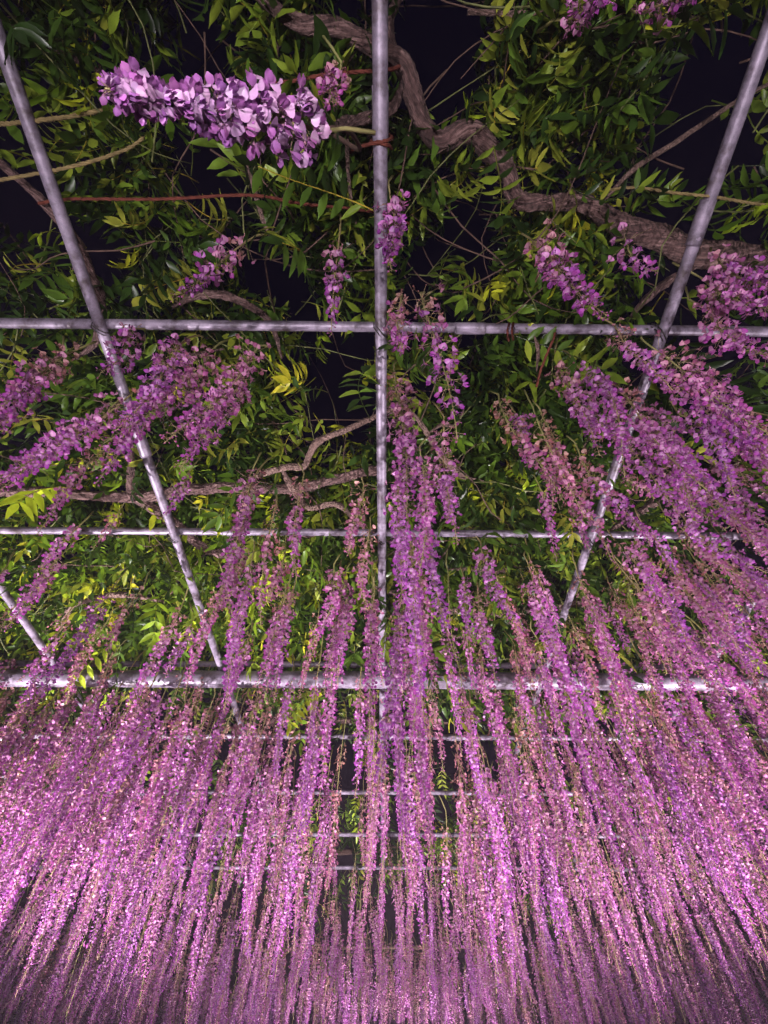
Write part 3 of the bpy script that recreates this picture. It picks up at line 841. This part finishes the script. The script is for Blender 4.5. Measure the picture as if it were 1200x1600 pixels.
# ------------------------------------------------------------------ leafy shoots above the grid
def shoot(key, B, heading, L, seed, n_leaf, mat=None):
    rr = random.Random(seed)
    pts = [B]
    h = heading; el = rr.uniform(-.1, .35)
    for k in range(5):
        h += rr.gauss(0, .35); el += rr.gauss(-.12, .2)
        pts.append(pts[-1] + Vector((math.cos(h)*math.cos(el), math.sin(h)*math.cos(el), math.sin(el)))*L/5)
        if pts[-1].z < ZP+.02: pts[-1].z = ZP+.02+rr.uniform(0, .05); el = abs(el)
    path, rad = smooth_path(pts, [.0026, .0024, .0021, .0018, .0015, .001], .05)
    mine = []
    for k in range(n_leaf):
        i = min(len(path)-2, int((k+.5+rr.uniform(-.3, .3))/n_leaf*(len(path)-1)))
        p = path[i]; d = (path[i+1]-path[i]).normalized()
        side = 1 if k % 2 else -1
        az = math.atan2(d.y, d.x) + side*rr.uniform(.5, 1.5)
        pit = rr.uniform(.1, 1.15)
        M = Matrix.Translation(p) @ Matrix.Rotation(az, 4, 'Z') @ Matrix.Rotation(pit, 4, 'Y') @ Matrix.Rotation(rr.gauss(0, .25), 4, 'X') @ Matrix.Scale(rr.uniform(.95, 1.4), 4)
        li = rr.randrange(8)
        pts_ = [M @ q for q in LEAF_PLANS[li][0][::2]]
        low = min(q.z for q in pts_) - .03
        if low < ZP+.05 and rr.random() < .9: M.translation.z += ZP+.05-low
        if leaf_ok([M @ q for q in LEAF_PLANS[li][0][::2]]): mine.append((key, M, li))
    if len(mine) < max(2, n_leaf*.5): return 0
    LEAVES.extend(mine)
    V, Fc = tube([p-B for p in path], rad, 5)
    put(key, 'shoot', mesh_np('shoot', V, Fc, [mat or (M_BROWN if rr.random() < .6 else M_SHOOT)]), Matrix.Translation(B))
    return len(mine)
LEAVES = []
KEEP = []
for i_ in (0, 1, 2, 6, 7, 12, 13, 14, 15, 18):
    for p in LIMBS[i_][1][::2]:
        q = project(p); KEEP.append((q[0], q[1], q[2]))
KEEP = np.array(KEEP)
# openings in the canopy through which the night sky shows: px, py, rx, ry at leaf height
HOLES = [(at_h(px, py, 1.2*H), rx*.0017, ry*.0017) for px, py, rx, ry in ((690, 60, 60, 90), (1110, 160, 70, 110), (745, 350, 40, 80), (425, 405, 60, 50), (540, 560, 45, 70), (95, 915, 50, 60), (300, 60, 40, 90), (330, 270, 50, 50), (40, 340, 40, 50), (560, 640, 40, 50), (660, 420, 40, 40), (920, 990, 40, 40), (1050, 640, 40, 40), (730, 500, 40, 30), (1010, 440, 50, 30), (480, 680, 40, 40))]
def leaf_ok(pts_):
    for p in pts_:
        for c, rx, ry in HOLES:
            if ((p.x-c.x)/rx)**2+((p.y-c.y)/ry)**2 < 1: return False
        q = project(p)
        if q is None: return False
        d = (KEEP[:, 0]-q[0])**2 + (KEEP[:, 1]-q[1])**2
        k = int(np.argmin(d))
        if d[k] < 26*26 and q[2] < KEEP[k, 2]+.02: return rnd.random() < .25
    return True
for it in range(1800):
    T = rnd.uniform(-.55, 1.75) if it < 1250 else rnd.uniform(1.5, 5.0)
    lim = (.60*T+.80)*.95
    X = rnd.uniform(-lim, lim)
    nz = mnoise.noise(Vector((X*2.3+7.1, T*2.3+1.7, .3)))
    if nz < -.24: continue
    if T < 1.75 and rnd.random() > (.68 if T < .75 else .85): continue
    if T >= 1.75 and rnd.random() > .28: continue
    key = vine_of(X*H, T*H)
    n = rnd.randint(6, 9)
    VINES[key]['leaf'] += shoot(key, Vector((X*H, T*H, ZP+.06+.6*rnd.random()**1.3)), rnd.uniform(0, 6.28), rnd.uniform(.35, .75), it, n)
# leaves; those that show largest carry their leaflets one by one
LEAVES.sort(key=lambda q: -(1.0/max(.3, (q[1].translation-Vector((0, 0, ZC))).length)) if (project(q[1].translation) and -60 < project(q[1].translation)[0] < 1260 and -60 < project(q[1].translation)[1] < 1000) else 0)
REST = {}
def leaf_np(me):
    v = np.empty(len(me.vertices)*3); me.vertices.foreach_get('co', v); return v.reshape(-1, 3), [tuple(p.vertices) for p in me.polygons]
LEAF_NP = [leaf_np(m) for m in LEAF_M]
NLEAF = {k: 0 for k in VINES}
for key, M, i in LEAVES:
    n = len(LEAF_PLANS[i][1])
    NLEAF[key] += 1
    if NLEAF[key] > 298:
        REST.setdefault(key, []).append((M, i)); continue
    if VINES[key]['lf']+n <= 150 and key in ('right_limb', 'upper_left', 'centre', 'left_limb'):
        o = put(key, 'leaf', RACHIS_M[i], M)
        for k, m in enumerate(LEAF_PLANS[i][1]):
            link('leaflet', LEAFLET_M[(k*3+i) % 5], o, m)
        VINES[key]['lf'] += n
    else:
        p = M.translation
        yg = .6 if (p.x < -.25*H and .7*H < p.y < 1.7*H) else .12  # brightened copies crowd the left, painting the strong light there
        put(key, 'leaf', BRIGHT_LEAF_M[i] if rnd.random() < yg else LEAF_M[i], M)
for key, rows in REST.items():          # what is left of the canopy, past the ones one can pick out
    V, Fc, C, W, nn = [], [], [], [], 0
    for M, i in rows:
        v, f = LEAF_NP[i]
        V.append(v @ np.array(M.to_3x3()).T + np.array(M.translation)); Fc += [tuple(q+nn for q in ff) for ff in f]; nn += len(v)
        p = M.translation
        yg = rnd.random() < (.6 if (p.x < -.25*H and .7*H < p.y < 1.7*H) else .12)  # same brightened leaf colour standing in for strong light at left
        C.append(np.tile([[2.1, 1.9, 1.0] if yg else [1, 1, 1]], (len(v), 1))); W.append(np.full(len(v), rnd.random()))
    o = put(key, 'foliage', mesh_np('foliage', np.concatenate(V), Fc, [M_LEAF], np.concatenate(C)), Matrix.Identity(4))
    at_ = o.data.attributes.new('Rnd', 'FLOAT', 'POINT'); at_.data.foreach_set('value', np.concatenate(W).astype(np.float32))
    o['kind'] = 'stuff'

# ------------------------------------------------------------------ twine and rope
def cord(name, pts, r, mat, label, hairs=0, sag=0.0):
    P = [at_h(px, py, h*H) for px, py, h in pts]
    path, rad = smooth_path(P, [r]*len(P), .006)
    c = path[0].copy()
    rr = random.Random(len(label))
    V, Fc = [], []
    for ply in (0, 1, 2):
        off = []
        for i, p in enumerate(path):
            t = (path[min(i+1, len(path)-1)]-path[max(i-1, 0)]).normalized(); n = t.orthogonal().normalized(); b = t.cross(n)
            a = i*.75 + ply*2.094
            off.append(p-c + (n*math.cos(a)+b*math.sin(a))*r*.48 + Vector((rr.gauss(0, .0003), rr.gauss(0, .0003), rr.gauss(0, .0004))))
        v, f = tube(off, [r*.62*(1+rr.gauss(0, .08)) for _ in off], 5)
        Fc += [tuple(q+len(V) for q in ff) for ff in f]; V += v
    for k in range(hairs):
        p = rr.choice(path)-c; d = Vector((rr.gauss(0, 1), rr.gauss(0, 1), rr.gauss(0, 1))).normalized()
        n = len(V); e = d.orthogonal().normalized()*.0003
        V += [p+e, p-e, p+d*(r+rr.uniform(.002, .006))]; Fc.append((n, n+1, n+2))
    o = link(name, mesh_np(name, V, Fc, [mat])); o.location = c
    return tag(o, label, 'twine' if name == 'twine' else 'rope')
cord('twine', [(60, 318, 1.03), (110, 311, 1.03), (250, 311, 1.03), (390, 305, 1.03), (470, 318, 1.03), (585, 331, 1.03), (640, 350, 1.04)], .0038, M_TWINE, 'red-brown twine stretched level below the large pale violet cluster', 400)
cord('twine', [(395, 138, 1.04), (450, 128, 1.04), (520, 115, 1.04), (600, 110, 1.03), (625, 104, 1.05)], .004, M_TWINE, 'red-brown twine above the cluster running to the central pole', 200)
cord('twine', [(545, 238, 1.05), (560, 230, 1.01), (582, 224, .985), (604, 220, .985), (612, 214, 1.02), (600, 210, 1.04), (580, 222, 1.0), (604, 226, .985), (612, 232, 1.03)], .004, M_TWINE, 'red-brown twine wrapped round the central pole near the top', 120)
cord('twine', [(868, 508, 1.03), (866, 526, .975), (858, 545, .96), (846, 575, .95), (838, 605, .945)], .0036, M_TWINE, 'loose red-brown twine end dangling from the cross pole', 100)
cord('twine', [(796, 505, 1.03), (793, 517, .982), (795, 532, 1.02), (800, 520, 1.05), (802, 505, 1.03), (800, 518, .982), (802, 531, 1.02)], .0034, M_TWINE, 'short red-brown twine tie round the cross pole right of centre', 80)
cord('rope', [(-40, 288, 1.02), (0, 281, 1.02), (90, 265, 1.0), (150, 250, 1.01), (200, 232, 1.04), (225, 215, 1.06)], .004, M_ROPE, 'yellowish straw rope crossing the left pole', 160)
cord('rope', [(-40, 196, 1.03), (0, 194, 1.03), (60, 188, 1.0), (110, 182, 1.03), (170, 170, 1.06)], .0048, M_ROPE, 'darker frayed rope across the left pole near the photo edge', 160)
cord('rope', [(945, 298, 1.05), (990, 293, 1.04), (1050, 301, 1.02), (1110, 307, .99), (1160, 315, 1.01), (1260, 330, 1.03)], .0036, M_ROPE, 'thin greenish rope crossing the right pole below the straight stick', 120)

# ------------------------------------------------------------------ floodlights on the ground
def make_floodlight(x, y, watts, aim, cone, label):
    o = tag(empty('floodlight', (x, y, 0)), label, 'floodlight', 'floodlights aimed up at the flowers')
    d = (Vector(aim)-Vector((x, y, .30))).normalized()
    Q = d.to_track_quat('Z', 'Y').to_matrix().to_4x4()
    bx = lambda a, b, c: ([(sx*a, sy*b, sz*c) for sx in (-1, 1) for sy in (-1, 1) for sz in (-1, 1)], [(0, 1, 3, 2), (4, 6, 7, 5), (0, 4, 5, 1), (2, 3, 7, 6), (0, 2, 6, 4), (1, 5, 7, 3)])
    V, Fc = [], []
    for s, z in ((.10, -.06), (.15, .05), (.15, .07), (.135, .07), (.12, .03)):
        V += [(-s, -s*.75, z), (s, -s*.75, z), (s, s*.75, z), (-s, s*.75, z)]
    for i in range(4):
        for k in range(4):
            Fc.append((i*4+k, i*4+(k+1) % 4, (i+1)*4+(k+1) % 4, (i+1)*4+k))
    Fc.append((3, 2, 1, 0))
    T = Matrix.Translation((0, 0, .30))
    link('housing', mesh_np('housing', V, Fc, [M_HOUSING], smooth=False), o, T @ Q)
    V, Fc = bx(.118, .088, .003)
    link('lens', mesh_np('lens', V, Fc, [M_LENS], smooth=False), o, T @ Q @ Matrix.Translation((0, 0, .031)))
    path = [Vector((-.17, 0, .30)), Vector((-.17, 0, .03)), Vector((-.12, 0, .012)), Vector((.12, 0, .012)), Vector((.17, 0, .03)), Vector((.17, 0, .30))]
    V, Fc = tube(path, [.012]*6, 8)
    link('bracket', mesh_np('bracket', V, Fc, [M_HOUSING]), o)
    ld = bpy.data.lights.new('flood_lamp', 'SPOT'); ld.energy = watts; ld.color = LAMP
    ld.spot_size = R(cone); ld.spot_blend = .8; ld.shadow_soft_size = .035
    l = bpy.data.objects.new('flood_lamp', ld); col.objects.link(l); l.parent = o
    l.matrix_local = T @ Q @ Matrix.Translation((0, 0, .08)) @ Matrix.Rotation(math.pi, 4, 'X')
FL_LABEL = ['black ground floodlight under the left flowers beyond the beam', 'black ground floodlight under the right flowers beyond the beam', 'black ground floodlight left of the camera', 'black ground floodlight right of the camera', 'black ground floodlight far off at left', 'black ground floodlight far off at right', 'black ground floodlight farthest off under the last curtain']
for (x, y, w, aim, cone), lab in zip(FLOODS, FL_LABEL):
    make_floodlight(x, y, w, aim, cone, lab)
# ------------------------------------------------------------------ added lilac volume imitating a soft glow of glare low in view
hv = [(x, y, z) for x in (-16, 16) for y in (-5, 22) for z in (-1, ZP+2.4)]
hz = link('glow_veil', mesh_np('glow_veil', hv, [(0, 1, 3, 2), (4, 6, 7, 5), (0, 4, 5, 1), (2, 3, 7, 6), (0, 2, 6, 4), (1, 5, 7, 3)], [], smooth=False))
hm, nt, nd, lk, out = new_mat('glow_veil')
pv = N(nt, 'ShaderNodeVolumePrincipled'); pv.inputs['Color'].default_value = (.95, .72, .95, 1); pv.inputs['Density'].default_value = .0045
lk.new(pv.outputs[0], out.inputs['Volume']); hz.data.materials.append(hm)
tag(hz, 'added thin lilac veil around the trellis imitating a soft glow of glare', 'glow_veil', kind='stuff')
print('OBJ', len(bpy.data.objects), {k: (v['rac'], v['leaf'], v['fl'], v['lf']) for k, v in VINES.items()})
